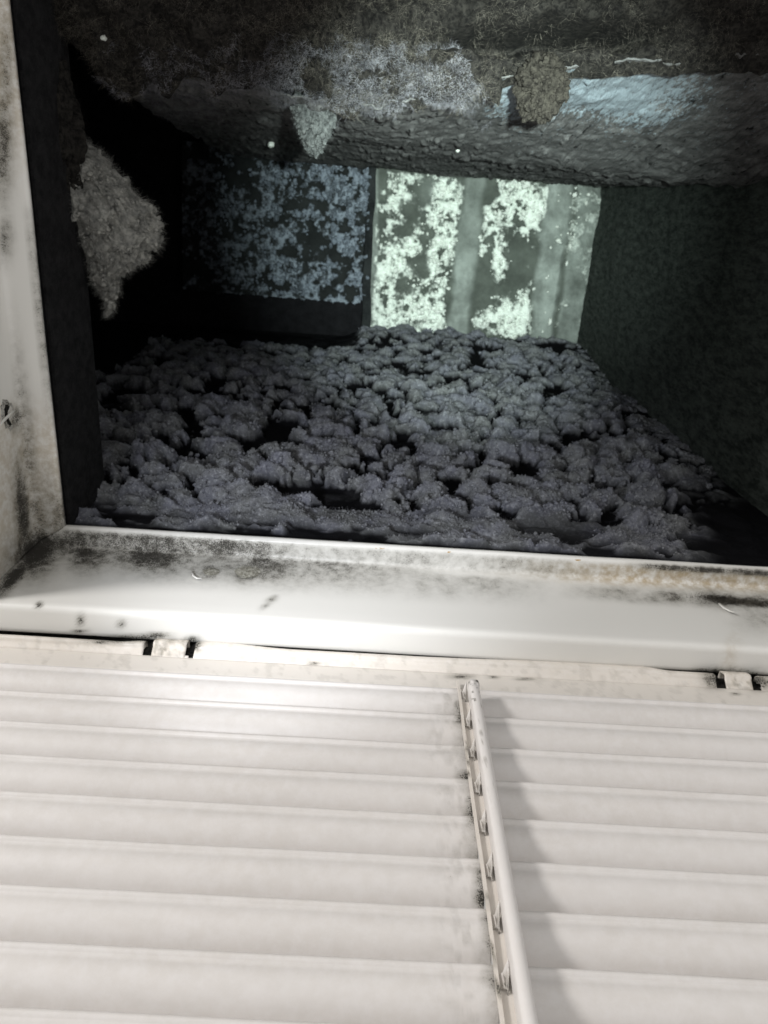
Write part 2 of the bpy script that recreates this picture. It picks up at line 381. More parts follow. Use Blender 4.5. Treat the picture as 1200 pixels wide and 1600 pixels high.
gx0 = float(on_y(320, 1003, YG)[0]); gx1 = float(on_y(930, 1048, YG)[0]); gx2 = float(on_y(390, 1003, YG)[0])
close = np.maximum(ss(gx0 - .01, gx0, X) * (1 - ss(gx0 + .008, gx2 + .03, X)), ss(gx1 - .12, gx1, X) * (1 - ss(gx1 + .03, gx1 + .05, X)))
W[..., 2] += top * (-(1 - close) * gap * 1.2 + close * .0012)
W[..., 2] += (fbm(X * 30, X * 0, 61, 3) - .5) * .0006
px, py = to_px(W)
rd = np.zeros(px.shape)
for x, y, rx, ry in ((190, 1002, 50, 4), (235, 1005, 12, 9), (305, 1008, 12, 9), (1115, 1062, 18, 14), (1185, 1068, 20, 12), (490, 1038, 10, 2), (820, 1063, 14, 2), (160, 1004, 20, 2), (1150, 1086, 8, 2), (770, 1060, 8, 2), (720, 1059, 18, 4)):
    rd = np.maximum(rd, .8 * blob(px, py, x, y, rx, ry))
rd = np.maximum(rd, .10 * ss(.55, .7, fbm(px / 10, py / 10, 5)))
Fc = gridf(*W.shape[:2], flip=False)
xc = .5 * (W.reshape(-1, 3)[Fc[:, 0], 0] + W.reshape(-1, 3)[Fc[:, 2], 0]); zc = W.reshape(-1, 3)[Fc[:, 0], 2]
kill = np.zeros(len(Fc), bool)
for a, b_ in tabs:
    kill |= (xc > a - nw * .85) & (xc < b_ + nw * .85) & (zc > z2 + .0015)
rim = glink('top_rail', W, Fc[~kill], CREAM, attrs={'dirt': rd, 'tan': np.where(W[..., 2] > z2, .12, .02)})
sd = rim.modifiers.new('sheet', 'SOLIDIFY'); sd.thickness = .0008; sd.offset = 1
for a, b_ in tabs:
    xs2 = np.linspace(a, b_, 14)
    P = resample([(YG + .006, zt + .0008), (YG + .0004, zt + .0006), (YG - .0004, zt - .0002), (YG - .0019, z1 + .001), (YG - .0016, z1), (YG + .0002, z1 - .0008), (YG + .0034, z2 + .001), (YG + .0042, z2 - .0003)], .002)
    Wt = extrude_x(P, xs2); px, py = to_px(Wt)
    o = glink('hinge_tab', Wt, gridf(*Wt.shape[:2]), CREAM, attrs={'dirt': .35 * ss(.4, .7, fbm(px / 7, py / 7, 6)), 'tan': np.full(px.shape, .3)})
    sd = o.modifiers.new('sheet', 'SOLIDIFY'); sd.thickness = .0012; sd.offset = 1
    box_o = link('slot_backing', *box_mesh((a - nw, YG + .0043 - YG, z2 - ZF + .0005), (b_ + nw, YG + .0052 - YG, zt - ZF + .006)), GRIME_SHADE, grille, smooth=False)  # black box added behind the notches, stands for the dark in the slots
# louvres: curved blades with a rolled upper lip
LZ0 = -.1198; PITCH = .02527
FINX = float(on_y(714, 1070, YG)[0]); TUBEX = float(on_y(779, 1300, YG - .014)[0])
blade = [(.0002, .0008), (-.0006, .0008), (-.0011, .0003), (-.0010, -.0004), (-.0003, -.0009), (.0004, -.0016), (.0000, -.0042), (.0002, -.0068), (.0014, -.0100), (.0040, -.0134), (.0082, -.0166), (.0140, -.0198), (.0200, -.0222)]
blade = resample(blade, .0028)
NL = 17
def louvre(i, x0, x1):
    zc = LZ0 - PITCH * i; n = max(30, int((x1 - x0) / .0045)); xs_ = np.linspace(x0, x1, n)
    if x0 < 0: xs_ = np.concatenate([np.linspace(x0, x1 - .02, n - 6), np.linspace(x1 - .0194, x1, 34)])
    W = extrude_x(blade, xs_); W[..., 1] += YG; W[..., 2] += zc
    sag = (fbm(W[..., 0] * 5, W[..., 0] * 0 + i * 3.1, 70, 3) - .5)
    W[..., 2] += sag * .0011; W[..., 1] += (fbm(W[..., 0] * 4, W[..., 0] * 0 + i * 7.7, 71, 2) - .5) * .0012
    px, py = to_px(W); d = np.zeros(px.shape)
    if x0 < 0:
        r = FINX - W[..., 0]; k = .55 + 1.5 * fbm(W[..., 2] * 260, W[..., 0] * 160, 72, 3) * ss(.3, .6, fbm(W[..., 2] * 90, W[..., 0] * 20, 73, 2))
        d = np.maximum(d, np.clip(1 - r / (.004 + .005 * vn(W[..., 2] * 200, W[..., 0] * 0, 79)), 0, 1) * k * .5 * (1.1 if 1 <= i <= 6 else .8))
        d = np.maximum(d, .22 * np.clip(1 - r / .03, 0, 1) * ss(.4, .7, fbm(px / 14, py / 14, 74)))
    d = np.maximum(d, .05 * fbm(px / 40, py / 14, 77))
    o = glink('louvre', W, gridf(*W.shape[:2]), LOUVRE_PAINT, attrs={'dirt': d, 'tan': .03 + .10 * fbm(px / 200, py / 60, 78)})
    sd = o.modifiers.new('sheet', 'SOLIDIFY'); sd.thickness = .0007; sd.offset = 1
for i in range(NL):
    louvre(i, -GXW + .012, FINX + .0006); louvre(i, TUBEX + .0008, GXW - .012)
zb = LZ0 - PITCH * NL
o = box('side_rail', (-GXW, .0005, zb - ZF), (-GXW + .012, .02, z2 - ZF - .004), CREAM, grille, .001)
o = box('side_rail', (GXW - .012, .0005, zb - ZF), (GXW, .02, z2 - ZF - .004), CREAM, grille, .001)
o = box('bottom_rail', (-GXW + .0122, .0005, zb - ZF - .022), (GXW - .0122, .02, zb - ZF), CREAM, grille, .001)
# mullion: thin standing fin, channel floor and round tube
ztop = float(on_y(741, 1066, YG - .014)[2]); ztf = float(on_y(713, 1062, YG - .003)[2])
PY = YG - .0032; TR = .0027
def clean(V): n = len(np.asarray(V).reshape(-1, 3)); return {'dirt': np.full(n, .03), 'tan': np.full(n, .05)}
nz = 120; zz = np.linspace(ztf, zb, nz)
bend = (fbm(zz * 10, zz * 0, 80, 3) - .5) * .0012
V = np.zeros((nz, 4, 3)); 
for k, (dx, y) in enumerate(((-.0007, YG - .0014), (-.0007, PY), (.0007, PY), (.0007, YG - .0014))): V[:, k] = np.stack([FINX + dx + bend, np.full(nz, y), zz], -1)
Fc = []
for i in range(nz - 1):
    for k in range(4): Fc.append((i * 4 + k, i * 4 + (k + 1) % 4, (i + 1) * 4 + (k + 1) % 4, (i + 1) * 4 + k))
Fc += [(0, 1, 2, 3), tuple((nz - 1) * 4 + k for k in (3, 2, 1, 0))]
px, py = to_px(V); fd = .55 * ss(.55, .7, vn(px / 6, py / 6, 81)) * ss(.5, .6, vn(px / 40, py / 40, 82))
glink('mullion_fin', V, Fc, CREAM, attrs={'dirt': fd, 'tan': np.full(px.shape, .15)}, smooth=False)
V, Fc = box_mesh((FINX + .0007, YG - .0006, zb), (TUBEX - .001, YG + .0006, ztop - .001)); glink('mullion_channel', V, Fc, CREAM, attrs=clean(V), smooth=False)
k = 28; nz = 160; zz = np.concatenate([np.linspace(ztop + .001, ztop - .02, 40), np.linspace(ztop - .021, zb, nz - 40)]); th = np.linspace(0, 2 * math.pi, k, endpoint=False)
V = np.zeros((nz, k, 3)); fl = np.exp(-((zz - ztop) / .006) ** 2)
for j, t in enumerate(th):
    rr = TR; TY = YG - .0135
    V[:, j, 0] = TUBEX + np.cos(t) * rr * (1 + .12 * fl); V[:, j, 1] = TY + np.sin(t) * (rr * 1.05) * (1 - .3 * fl) + np.where(np.sin(t) > 0, .0125 * np.sin(t), 0); V[:, j, 2] = zz
px, py = to_px(V)
dn = fbm(V[..., 0] * 500 + V[..., 1] * 300, V[..., 2] * 400, 83, 3) * fl[:, None]; V[..., 1] += (dn - .4 * fl[:, None]) * .0022; V[..., 0] += (dn - .4 * fl[:, None]) * .0014
td = np.maximum(.9 * blob(px, py, 730, 1065, 4, 3), .9 * blob(px, py, 745, 1064, 3, 2.5)); td = np.maximum(td, .5 * ss(.83, .9, vn(px / 3.5, py / 3.5, 84)) * (1 - ss(1090, 1300, py)))  # two dark spots painted for the holes in the tube's top end
Fc = [(i * k + j, (i + 1) * k + j, (i + 1) * k + (j + 1) % k, i * k + (j + 1) % k) for i in range(nz - 1) for j in range(k)] + [tuple(range(k))]
glink('mullion_tube', V, Fc, LOUVRE_PAINT, attrs={'dirt': td, 'tan': np.full(px.shape, .05)})
# folded louvre ends poking through the channel
for i in range(NL):
    z = LZ0 - PITCH * i - .0035; x0 = FINX + .0008; x1 = TUBEX - TR; xm = x0 + (x1 - x0) * .55; xt = TUBEX - TR * .9; y0 = YG - .0008; y1 = YG - .0075
    q = RNG.uniform(-.0004, .0004, 4)
    V = [(x0, y0 + .0004, z + .0015), (xm, y0 - .0016, z + .0012 + q[0]), (xm + .0002, y0 - .001, z - .0052 + q[1]), (x0, y0 + .0002, z - .0044),
         (xm + .0006, y0 - .0018, z - .0058 + q[1]), (xt, y1, z + .0032 + q[2]), (xm + .0010, y0 - .0006, z - .0008), (xt - .0002, y1 + .0014, z + .0004), (xm + .0008, y0 + .0004, z - .0064)]
    o = glink('louvre_end', V, [(0, 1, 2, 3), (1, 6, 4, 2), (6, 5, 4), (4, 5, 7), (4, 7, 8), (1, 5, 6)], LOUVRE_PAINT, attrs={'dirt': np.array([.1, .1, .3, .4, .2, .0, .3, .7, .8]), 'tan': np.full(9, .2)}, smooth=False)
    sd = o.modifiers.new('sheet', 'SOLIDIFY'); sd.thickness = .0005

# ================================================================== duct
duct = thing('air_duct', 'dark lined sheet metal air duct rising behind the open frame', 'duct', (0, 0, .02))
def dlink(name, V, Fc, m, parent=None, attrs=None, smooth=True):
    V = np.asarray(V, float).reshape(-1, 3) - np.array([0, 0, .02]); return link(name, V, Fc, m, duct if parent is None else parent, attrs, smooth)
def dbox(name, lo, hi, m): V, Fc = box_mesh(lo, hi); return dlink(name, V, Fc, m, smooth=False)
XCL = -.62
dbox('far_wall', (XCL, YFAR + .004, .0145), (XR + .12, YFAR + .02, BACK + .3), BLACK)
dbox('left_wall', (XCL - .02, -.6, .0145), (XCL - .0005, YFAR + .02, BACK + .3), BLACK)
dbox('top_wall', (XCL, -.6, BACK + .3005), (XR + .12, YFAR + .02, BACK + .32), BLACK)
dbox('near_wall', (XCL, -.66, .0145), (XR + .12, -.6005, BACK + .3), BLACK)
dbox('plenum_floor', (XCL, -.6, .0145), (-HW - .004, YFAR + .0035, .018), BLACK)
# short collar above the left flange
dbox('collar', (-HW - .0035, -.56, .0142), (-HW - .0015, YFAR - .001, .088), SOOT)
# right wall: rough, slightly wavy sheet
n, m_ = 150, 170
yy = np.linspace(YFAR + .003, -.58, n)[:, None]; zz = np.linspace(.0145, BACK + .28, m_)[None, :]
x = XR + .004 * (fbm(yy * 14, zz * 14, 90, 4) - .5) * 2 + .0022 * fbm(yy * 120, zz * 120, 91, 3) + 0 * yy
x = x + ss(.20, 0, zz) * .012
W = np.stack([x, yy + 0 * zz, zz + 0 * yy], -1); dlink('right_wall', W, gridf(n, m_), GREENBLACK)
dbox('right_casing', (XR + .03, -.6, .0145), (XR + .05, YFAR + .003, BACK + .29), BLACK)

# near side liner: fibrous insulation board that curves up to the back of the duct
def wp(px, py, D): return at(px, py, D - .5)
rows = [  # (lip, mid, back) for columns from left to right
    [(150, 112, .60), (255, 184, .90), (352, 238, 1.38)],
    [(255, 114, .60), (345, 192, .86), (430, 250, 1.385)],
    [(420, 138, .59), (480, 204, .85), (510, 256, 1.388)],
    [(600, 160, .585), (600, 222, .85), (600, 263, 1.39)],
    [(760, 128, .58), (715, 228, .85), (690, 272, 1.39)],
    [(950, 92, .58), (840, 250, .88), (780, 279, 1.39)],
    [(1130, 82, .58), (1010, 276, .86), (880, 285, 1.39)],
    [(1420, 72, .58), (1190, 287, .80), (955, 287, 1.39)]]
C = np.array([[wp(*p) for p in r] for r in rows])        # 8 x 3 x 3
def interp_cols(C, n):
    u = np.linspace(0, len(C) - 1, n); i = np.clip(u.astype(int), 0, len(C) - 2); t = (u - i)[:, None, None]
    g = np.gradient(C, axis=0); h00 = 2 * t ** 3 - 3 * t ** 2 + 1; h10 = t ** 3 - 2 * t ** 2 + t; h01 = -2 * t ** 3 + 3 * t ** 2; h11 = t ** 3 - t ** 2
    return h00 * C[i] + h10 * g[i] + h01 * C[i + 1] + h11 * g[i + 1]
n, m_ = 420, 260
K = interp_cols(C, n); v = np.linspace(0, 1, m_)[None, :, None] ** 1.5
a, b_, c = K[:, 0:1], K[:, 1:2], K[:, 2:3]
v1 = np.clip(v / .42, 0, 1); v2 = np.clip((v - .42) / .58, 0, 1)
W = np.where(v < .42, a + (b_ - a) * v1, b_ + (c - b_) * v2)
for _ in range(14): W[:, 1:-1] = .5 * W[:, 1:-1] + .25 * (W[:, 2:] + W[:, :-2])
px, py = to_px(W); N = normals_grid(W)
hgt = .010 * (fbm(W[..., 0] * 16, W[..., 2] * 16, 100, 4) - .5) + .0024 * (fbm(W[..., 0] * 90, W[..., 2] * 15, 101, 4) - .5) + .0018 * (fbm(W[..., 0] * 330, W[..., 2] * 60, 102, 2) - .5) - .0028 * ss(.64, .8, fbm(W[..., 0] * 150, W[..., 2] * 26, 105, 2))
W = W + N * hgt[..., None]
n3 = fbm(px / 40, py / 30, 103)
bare = ss(735, 775, px) * (1 - ss(1000, 1220, px)) * (1 - ss(135, 225 , py + (900 - px) * .05 + 40 * (n3 - .5))) * (1.0 - .4 * ss(950, 1200, px))
bare = np.maximum(bare, .22 * ss(720, 800, px) * (1 - ss(180, 300, py)))
bare[:, :9] *= 0
liner = dlink('near_liner', W, gridf(n, m_, flip=True), LINER, attrs={'bare': bare}); liner['label'] = 'sooty fibrous liner with a pale bare patch near its lip'
sd = liner.modifiers.new('sheet', 'SOLIDIFY'); sd.thickness = .0012; sd.offset = -1
LIN = W; LN = N; LPX, LPY = px, py

# crusty lip: the underside of the liner's near edge, caked with hairy dirt
n, m_ = 460, 150
LC = np.array([[wp(x_, y_, .59)] * 3 for x_, y_ in ((20, -12), (78, 22), (135, 64), (185, 112), (300, 108), (420, 136), (520, 168), (600, 166), (690, 158), (770, 129), (950, 106), (1130, 100), (1420, 90))])
K = interp_cols(LC, n)[:, 0]                              # lip line
s = np.linspace(0, 1, m_)[None, :, None]
lip0 = K[:, None, :] + np.array([0, .0045, .011])
near = K[:, None, :] * 1.0; near = near + np.array([0, -.17, -.045])
W = lip0 * (1 - s) + near * s
W[..., 2] -= .020 * np.sin(np.clip(s[..., 0] * 6, 0, math.pi))
X, Y = W[..., 0], W[..., 1]
f1, f2, cid = cells(X * 26 + 1.3 * fbm(X * 40, Y * 40, 110), Y * 34 + 1.3 * fbm(X * 40, Y * 40, 111), 112)
g1, g2, _ = cells(X * 70, Y * 80, 113)
bumpy = .018 * (np.clip(1 - f1 * f1 * 1.2, 0, 1) * (.4 + .6 * cid)) + .007 * np.clip(1 - g1 * g1 * 1.3, 0, 1) + .009 * (fbm(X * 120, Y * 120, 114, 4) - .5)
px, py = to_px(W)
groove = ss(640, 760, px) * (1 - ss(960, 1060, px)) * np.exp(-((py - (62 - .012 * (px - 850))) / 17) ** 2)
W[..., 2] -= bumpy * (1 - groove); W[..., 2] += .05 * groove
rag = np.exp(-(s[..., 0] / .12) ** 2); W[..., 1] += .010 * (fbm(X * 60, Y * 60, 115, 3) - .5) + rag * (.030 * (fbm(X * 22, X * 0 + 3, 116, 4) - .50) + .012 * (vn(X * 110, Y * 60, 117) - .5)) * (px < 780)
W[..., 2] -= rag * .020 * np.clip(fbm(X * 24, X * 0 + 8, 118, 4) - .35, 0, 1) * (px < 780)
lint = (1 - ss(680, 800, px)) * ss(300, 420, px) * ss(45, 80, py)
lip = link('lint_crust', W, gridf(n, m_, flip=False), BROWNLINT, None); tag(lip, 'dark brown hairy dirt crust along the near edge of the duct liner', 'dirt crust', kind='stuff')
LIPW = W; LIPN = -normals_grid(W); LIPX, LIPY = px, py

# back wall: shaded left and beam-lit right are put into panel colours; seam post, strips
def panel(name, quad, z, m, thick=.006, nx=60, ny=40, amp=.004, seed=0, ragged=0):
    (x0, y0), (x1, y1), (x2, y2), (x3, y3) = quad       # photo corners tl tr br bl
    A = [at(x0, y0, z), at(x1, y1, z), at(x2, y2, z), at(x3, y3, z)]
    u = np.linspace(0, 1, nx)[:, None, None]; v_ = np.linspace(0, 1, ny)[None, :, None]
    W = (A[0] * (1 - u) + A[1] * u) * (1 - v_) + (A[3] * (1 - u) + A[2] * u) * v_
    e = (fbm(W[..., 0] * 30, W[..., 1] * 30, 120 + seed, 4) - .5)
    W[..., 2] -= amp * e * 2
    if ragged: W[..., 0] += ragged * 2 * (fbm(W[..., 1] * 26, W[..., 0] * 5, 130 + seed, 3) - .5)
    o = dlink(name, W, gridf(nx, ny, flip=False), m); sd = o.modifiers.new('sheet', 'SOLIDIFY'); sd.thickness = thick; sd.offset = -1; return o
Z = BACK
dbox('back_wall', (XCL, -.6, BACK + .03), (XR + .12, YFAR + .003, BACK + .04), BLACK)
def dusty_panel(quad, z, m, nx, ny, den, strip, seed, relief):
    A = [at(x_, y_, z) for x_, y_ in quad]; u = np.linspace(0, 1, nx)[:, None, None]; v_ = np.linspace(0, 1, ny)[None, :, None]
    W = (A[0] * (1 - u) + A[1] * u) * (1 - v_) + (A[3] * (1 - u) + A[2] * u) * v_
    px, py = to_px(W); dn = den(px, py); st = strip(px, py)
    fine = fbm(W[..., 0] * 130, W[..., 1] * 130, seed, 3)
    W[..., 2] -= .010 * (fbm(W[..., 0] * 18, W[..., 1] * 18, seed + 1, 3) - .5) + relief * dn * (.3 + 1.2 * fine) + .005 * st
    o = dlink('back_panel', W, gridf(nx, ny), m, attrs={'white': np.clip(dn * (.35 + 1.1 * ss(.25, .7, fine)), 0, 1), 'strip': st})
    sd = o.modifiers.new('sheet', 'SOLIDIFY'); sd.thickness = .006; sd.offset = -1; return o
def panel_mat(name, dark, strip, white):
    m, nt, b = mat(name, .95); b.inputs['Specular IOR Level'].default_value = .15; n1 = tex(nt, 26, 5, .65); n2 = tex(nt, 240, 4, .7)
    c = mix(nt, ramp(nt, n1, .3, .7), tuple(v * .55 for v in dark), dark)
    c = mix(nt, math_(nt, 'MULTIPLY', attr(nt, 'strip'), math_(nt, 'MULTIPLY_ADD', ramp(nt, n1, .3, .7), .6, .4)), c, strip)
    c = mix(nt, ramp(nt, math_(nt, 'ADD', attr(nt, 'white'), math_(nt, 'MULTIPLY', math_(nt, 'SUBTRACT', n2, .5), .9)), .12, .88), c, white)
    nt.links.new(c, b.inputs['Base Color']); bump(nt, b, n2, .6, .003); return m
def lean(x, y): return x + (y - 270) * .13
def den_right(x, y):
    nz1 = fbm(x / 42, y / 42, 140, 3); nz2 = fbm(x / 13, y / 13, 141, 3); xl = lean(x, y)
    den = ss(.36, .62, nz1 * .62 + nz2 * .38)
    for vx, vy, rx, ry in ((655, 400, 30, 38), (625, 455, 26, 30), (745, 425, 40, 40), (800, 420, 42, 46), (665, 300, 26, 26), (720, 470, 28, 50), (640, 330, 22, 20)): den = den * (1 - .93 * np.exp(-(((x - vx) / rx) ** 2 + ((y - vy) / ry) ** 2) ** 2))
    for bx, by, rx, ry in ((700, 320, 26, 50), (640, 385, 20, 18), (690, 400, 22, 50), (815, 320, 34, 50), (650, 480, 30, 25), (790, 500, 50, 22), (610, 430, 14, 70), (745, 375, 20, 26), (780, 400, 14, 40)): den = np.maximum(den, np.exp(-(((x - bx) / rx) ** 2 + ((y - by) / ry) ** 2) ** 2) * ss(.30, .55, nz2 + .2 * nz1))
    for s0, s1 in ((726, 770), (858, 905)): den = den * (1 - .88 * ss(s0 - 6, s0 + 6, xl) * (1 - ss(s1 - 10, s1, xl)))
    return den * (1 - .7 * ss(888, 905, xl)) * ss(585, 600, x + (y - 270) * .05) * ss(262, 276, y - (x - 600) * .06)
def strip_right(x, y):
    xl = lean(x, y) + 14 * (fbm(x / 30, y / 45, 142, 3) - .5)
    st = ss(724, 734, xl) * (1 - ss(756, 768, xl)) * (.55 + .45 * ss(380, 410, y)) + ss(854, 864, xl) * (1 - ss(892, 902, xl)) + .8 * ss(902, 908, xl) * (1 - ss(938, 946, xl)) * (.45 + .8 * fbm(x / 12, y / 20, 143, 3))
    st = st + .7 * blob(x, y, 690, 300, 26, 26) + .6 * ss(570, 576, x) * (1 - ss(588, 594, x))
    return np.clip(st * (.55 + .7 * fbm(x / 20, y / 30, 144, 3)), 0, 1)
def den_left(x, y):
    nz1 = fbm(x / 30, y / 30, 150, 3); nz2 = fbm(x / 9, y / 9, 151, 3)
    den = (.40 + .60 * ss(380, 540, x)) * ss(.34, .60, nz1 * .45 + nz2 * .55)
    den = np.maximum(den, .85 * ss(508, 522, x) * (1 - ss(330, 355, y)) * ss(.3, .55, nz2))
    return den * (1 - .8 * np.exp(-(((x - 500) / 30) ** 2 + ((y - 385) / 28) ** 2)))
PANELR = panel_mat('pale_lit_panel', (.115, .13, .113), (.36, .40, .37), (.80, .86, .79))
PANELL = panel_mat('dark_shaded_panel', (.025, .028, .028), (.055, .06, .06), (.24, .275, .32))
p = dusty_panel(((580, 236), (968, 258), (908, 566), (566, 530)), Z, PANELR, 330, 260, den_right, strip_right, 160, .009); p['label'] = 'pale grey right panel of the back wall with beam light in its colour, mottled with white'
p = dusty_panel(((284, 220), (577, 236), (563, 474), (286, 452)), Z + .004, PANELL, 280, 220, den_left, lambda x, y: 0 * x, 165, .008); p['label'] = 'dark left panel of the back wall with its shade in the colour and bluish flecks'
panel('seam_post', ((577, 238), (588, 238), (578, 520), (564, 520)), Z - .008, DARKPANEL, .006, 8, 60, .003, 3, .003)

# icosphere for crumbs and clumps
def ico(sub):
    t = (1 + 5 ** .5) / 2; V = [(-1, t, 0), (1, t, 0), (-1, -t, 0), (1, -t, 0), (0, -1, t), (0, 1, t), (0, -1, -t), (0, 1, -t), (t, 0, -1), (t, 0, 1), (-t, 0, -1), (-t, 0, 1)]
    Fc = [(0, 11, 5), (0, 5, 1), (0, 1, 7), (0, 7, 10), (0, 10, 11), (1, 5, 9), (5, 11, 4), (11, 10, 2), (10, 7, 6), (7, 1, 8), (3, 9, 4), (3, 4, 2), (3, 2, 6), (3, 6, 8), (3, 8, 9), (4, 9, 5), (2, 4, 11), (6, 2, 10), (8, 6, 7), (9, 8, 1)]
    V = [unit(v) for v in V]
    for _ in range(sub):
        c = {}; nf = []
        def mid(a, b):
            k = (min(a, b), max(a, b))
            if k not in c: V.append(unit((V[a] + V[b]) / 2)); c[k] = len(V) - 1
            return c[k]
        for a, b, d in Fc: ab, bd, da = mid(a, b), mid(b, d), mid(d, a); nf += [(a, ab, da), (b, bd, ab), (d, da, bd), (ab, bd, da)]
        Fc = nf
    return np.array(V), np.array(Fc)
I0V, I0F = ico(0)
def bits(pts, sizes):
    n = len(pts); V = I0V[None] * (1 + RNG.normal(0, .22, (n, 12, 1))) * np.asarray(sizes)[:, None, None] * (1 + RNG.uniform(-.35, .35, (n, 1, 3))) + np.asarray(pts)[:, None, :]
    return V.reshape(-1, 3), (I0F[None] + (np.arange(n) * 12)[:, None, None]).reshape(-1, 3)
I1V, I1F = ico(1)
def crumbs(pts, sizes, flat=.6):
    n = len(pts); j = 1 + RNG.normal(0, .16, (n, len(I1V), 1)); V = I1V[None] * j * np.asarray(sizes)[:, None, None]
    V = V * np.array([1, 1, flat]) * (1 + RNG.uniform(-.3, .3, (n, 1, 3))); V = V + np.asarray(pts)[:, None, :]
    Fc = (I1F[None] + (np.arange(n) * len(I1V))[:, None, None]).reshape(-1, 3); return V.reshape(-1, 3), Fc
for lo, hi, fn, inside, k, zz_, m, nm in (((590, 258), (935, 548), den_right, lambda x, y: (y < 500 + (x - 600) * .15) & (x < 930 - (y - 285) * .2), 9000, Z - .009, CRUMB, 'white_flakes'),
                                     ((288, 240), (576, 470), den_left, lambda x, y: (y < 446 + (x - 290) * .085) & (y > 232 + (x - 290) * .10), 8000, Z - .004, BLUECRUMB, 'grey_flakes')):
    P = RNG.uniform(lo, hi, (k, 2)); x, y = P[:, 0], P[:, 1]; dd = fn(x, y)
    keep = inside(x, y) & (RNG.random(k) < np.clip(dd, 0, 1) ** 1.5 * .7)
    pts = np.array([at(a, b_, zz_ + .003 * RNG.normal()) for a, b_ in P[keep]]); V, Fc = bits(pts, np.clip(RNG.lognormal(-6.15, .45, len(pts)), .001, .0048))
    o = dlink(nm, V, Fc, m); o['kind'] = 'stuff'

# ================================================================== dust carpet on the far wall
n, m_ = 520, 500
iD = np.linspace(1 / (.5 + .016), 1 / (.5 + BACK + .002), m_)[None, :]; zz = 1 / iD - .5
xx = np.linspace(-.42, XR + .004, n)[:, None]
zz = zz + 0 * xx; xx = xx + 0 * zz
ux = xx + .046 * (fbm(xx * 24, zz * 22, 200, 4) - .5) + .014 * (fbm(xx * 90, zz * 80, 230, 3) - .5)
uz = zz + .046 * (fbm(xx * 24, zz * 22, 201, 4) - .5) + .014 * (fbm(xx * 90, zz * 80, 231, 3) - .5)
f1, f2, cid = cells(ux / .029, uz / .024, 202); d1 = np.clip(1 - (f1 / .74) ** 2, 0, 1)
g1, g2, gid = cells(ux / .0150, uz / .0175, 204); d2 = np.clip(1 - (g1 / .75) ** 2, 0, 1)
e1, e2, eid = cells(xx / .0058, zz / .0070, 206); d3 = np.clip(1 - (e1 / .8) ** 2, 0, 1)
patch = fbm(xx * 13, zz * 10, 207, 3)
gapm = ss(.02, .30, f2 - f1 + 1.35 * (fbm(xx * 24, zz * 34, 220, 3) - .46)) * ss(.08, .20, cid)
H = (.024 - .008 * ss(.4, .85, zz)) * d1 ** .9 * (.35 + .65 * cid) + .0095 * d2 * (.3 + .7 * gid) * (.4 + .6 * d1) + .0016 * d3 + .0042 * (fbm(xx * 110, zz * 90, 208, 3) - .5) + .0010 * (vn(xx * 520, zz * 420, 221) - .5)
H = H * (.15 + .85 * gapm)
cover_shade = ss(.005, .012, H + .010 * (patch - .42)) * (.06 + .94 * gapm)  # thin dust shows black wall; shade between lumps is coloured in with it
# thin, patchy and finer dust close to the opening
nearb = 1 - ss(.045, .12, zz)
Hn = .010 * d2 * (.4 + .6 * gid) + .002 * d3 + .004 * (fbm(xx * 110, zz * 90, 209, 3) - .5) + .001 * (vn(xx * 520, zz * 420, 222) - .5) + .001
H = H * (1 - nearb * .75) + Hn * nearb * .75
edge = .024 + .007 * (fbm(xx * 22, xx * 0, 210, 4) - .5) * 2
px, py = to_px(np.stack([xx, 0 * xx + YFAR, zz], -1))
edge = edge - .016 * np.exp(-((px - 520) / 24) ** 2) + .010 * np.exp(-((px - 580) / 16) ** 2)
c2 = ss(0, .004, zz - edge) * (1 - nearb) + ss(0, .0035, zz - edge) * nearb * (1 - .96 * ss(.45, .53, fbm(xx * 20, zz * 34, 211, 4)) * (1 - ss(.075, .105, zz)))
slot = np.exp(-((zz - edge - .016 - .008 * fbm(xx * 25, xx * 0, 212, 3)) / .0055) ** 2) * ss(-.34, -.28, xx)
c2 = c2 * (1 - .9 * slot * ss(.3, .55, fbm(xx * 30, xx * 0 + 4, 213, 3)))
cover_shade = np.where(nearb > .5, np.maximum(cover_shade, .85), cover_shade) * c2
H = H * (.08 + .92 * ss(0, .9, cover_shade)) + .0004
# carpet thins and blackens before the left back panel, a painted shadow band
ledge = 1 - ss(BACK - .14, BACK - .12, zz + .02 * (fbm(xx * 40, xx * 0, 214) - .5)) * (1 - ss(-.115, -.10, xx))
rightfade = 1 - ss(1000, 1150, px + 240 * (fbm(xx * 26, zz * 26, 233, 3) - .5)) * (1 - ss(.14, .30, zz))  # torch falloff at the lower right coloured in by thinning the dust
cover_shade *= rightfade; H *= .3 + .7 * rightfade
H *= .25 + .75 * ss(.002, .045, XR - xx)
H *= .25 + .75 * ledge; cover_shade *= .04 + .96 * ledge
def blur(A, k, it=2):
    for _ in range(it):
        for ax in (0, 1):
            P_ = np.pad(A, [(k, k) if q == ax else (0, 0) for q in (0, 1)], mode='edge'); c_ = np.cumsum(P_, axis=ax)
            c_ = np.concatenate([np.zeros_like(np.take(c_, [0], ax)), c_], ax); n_ = A.shape[ax]
            A = (np.take(c_, np.arange(2 * k + 1, 2 * k + 1 + n_), ax) - np.take(c_, np.arange(n_), ax)) / (2 * k + 1)
    return A
H = .86 * (.4 * H + .6 * blur(H, 2)) + .018 * ss(.66, .86, zz) * ss(-.16, -.08, xx)
W = np.stack([xx + .25 * H * (fbm(xx * 30, zz * 30, 215) - .5) * 2, YFAR + .0035 - H * 1.0, zz - .35 * H * (1 - nearb)], -1)
o = link('dust_carpet', W, gridf(n, m_, flip=True), DUST, None, {'cover_shade': cover_shade}); tag(o, 'lumpy grey dust carpet caked over the far wall of the duct', 'dust', kind='stuff')
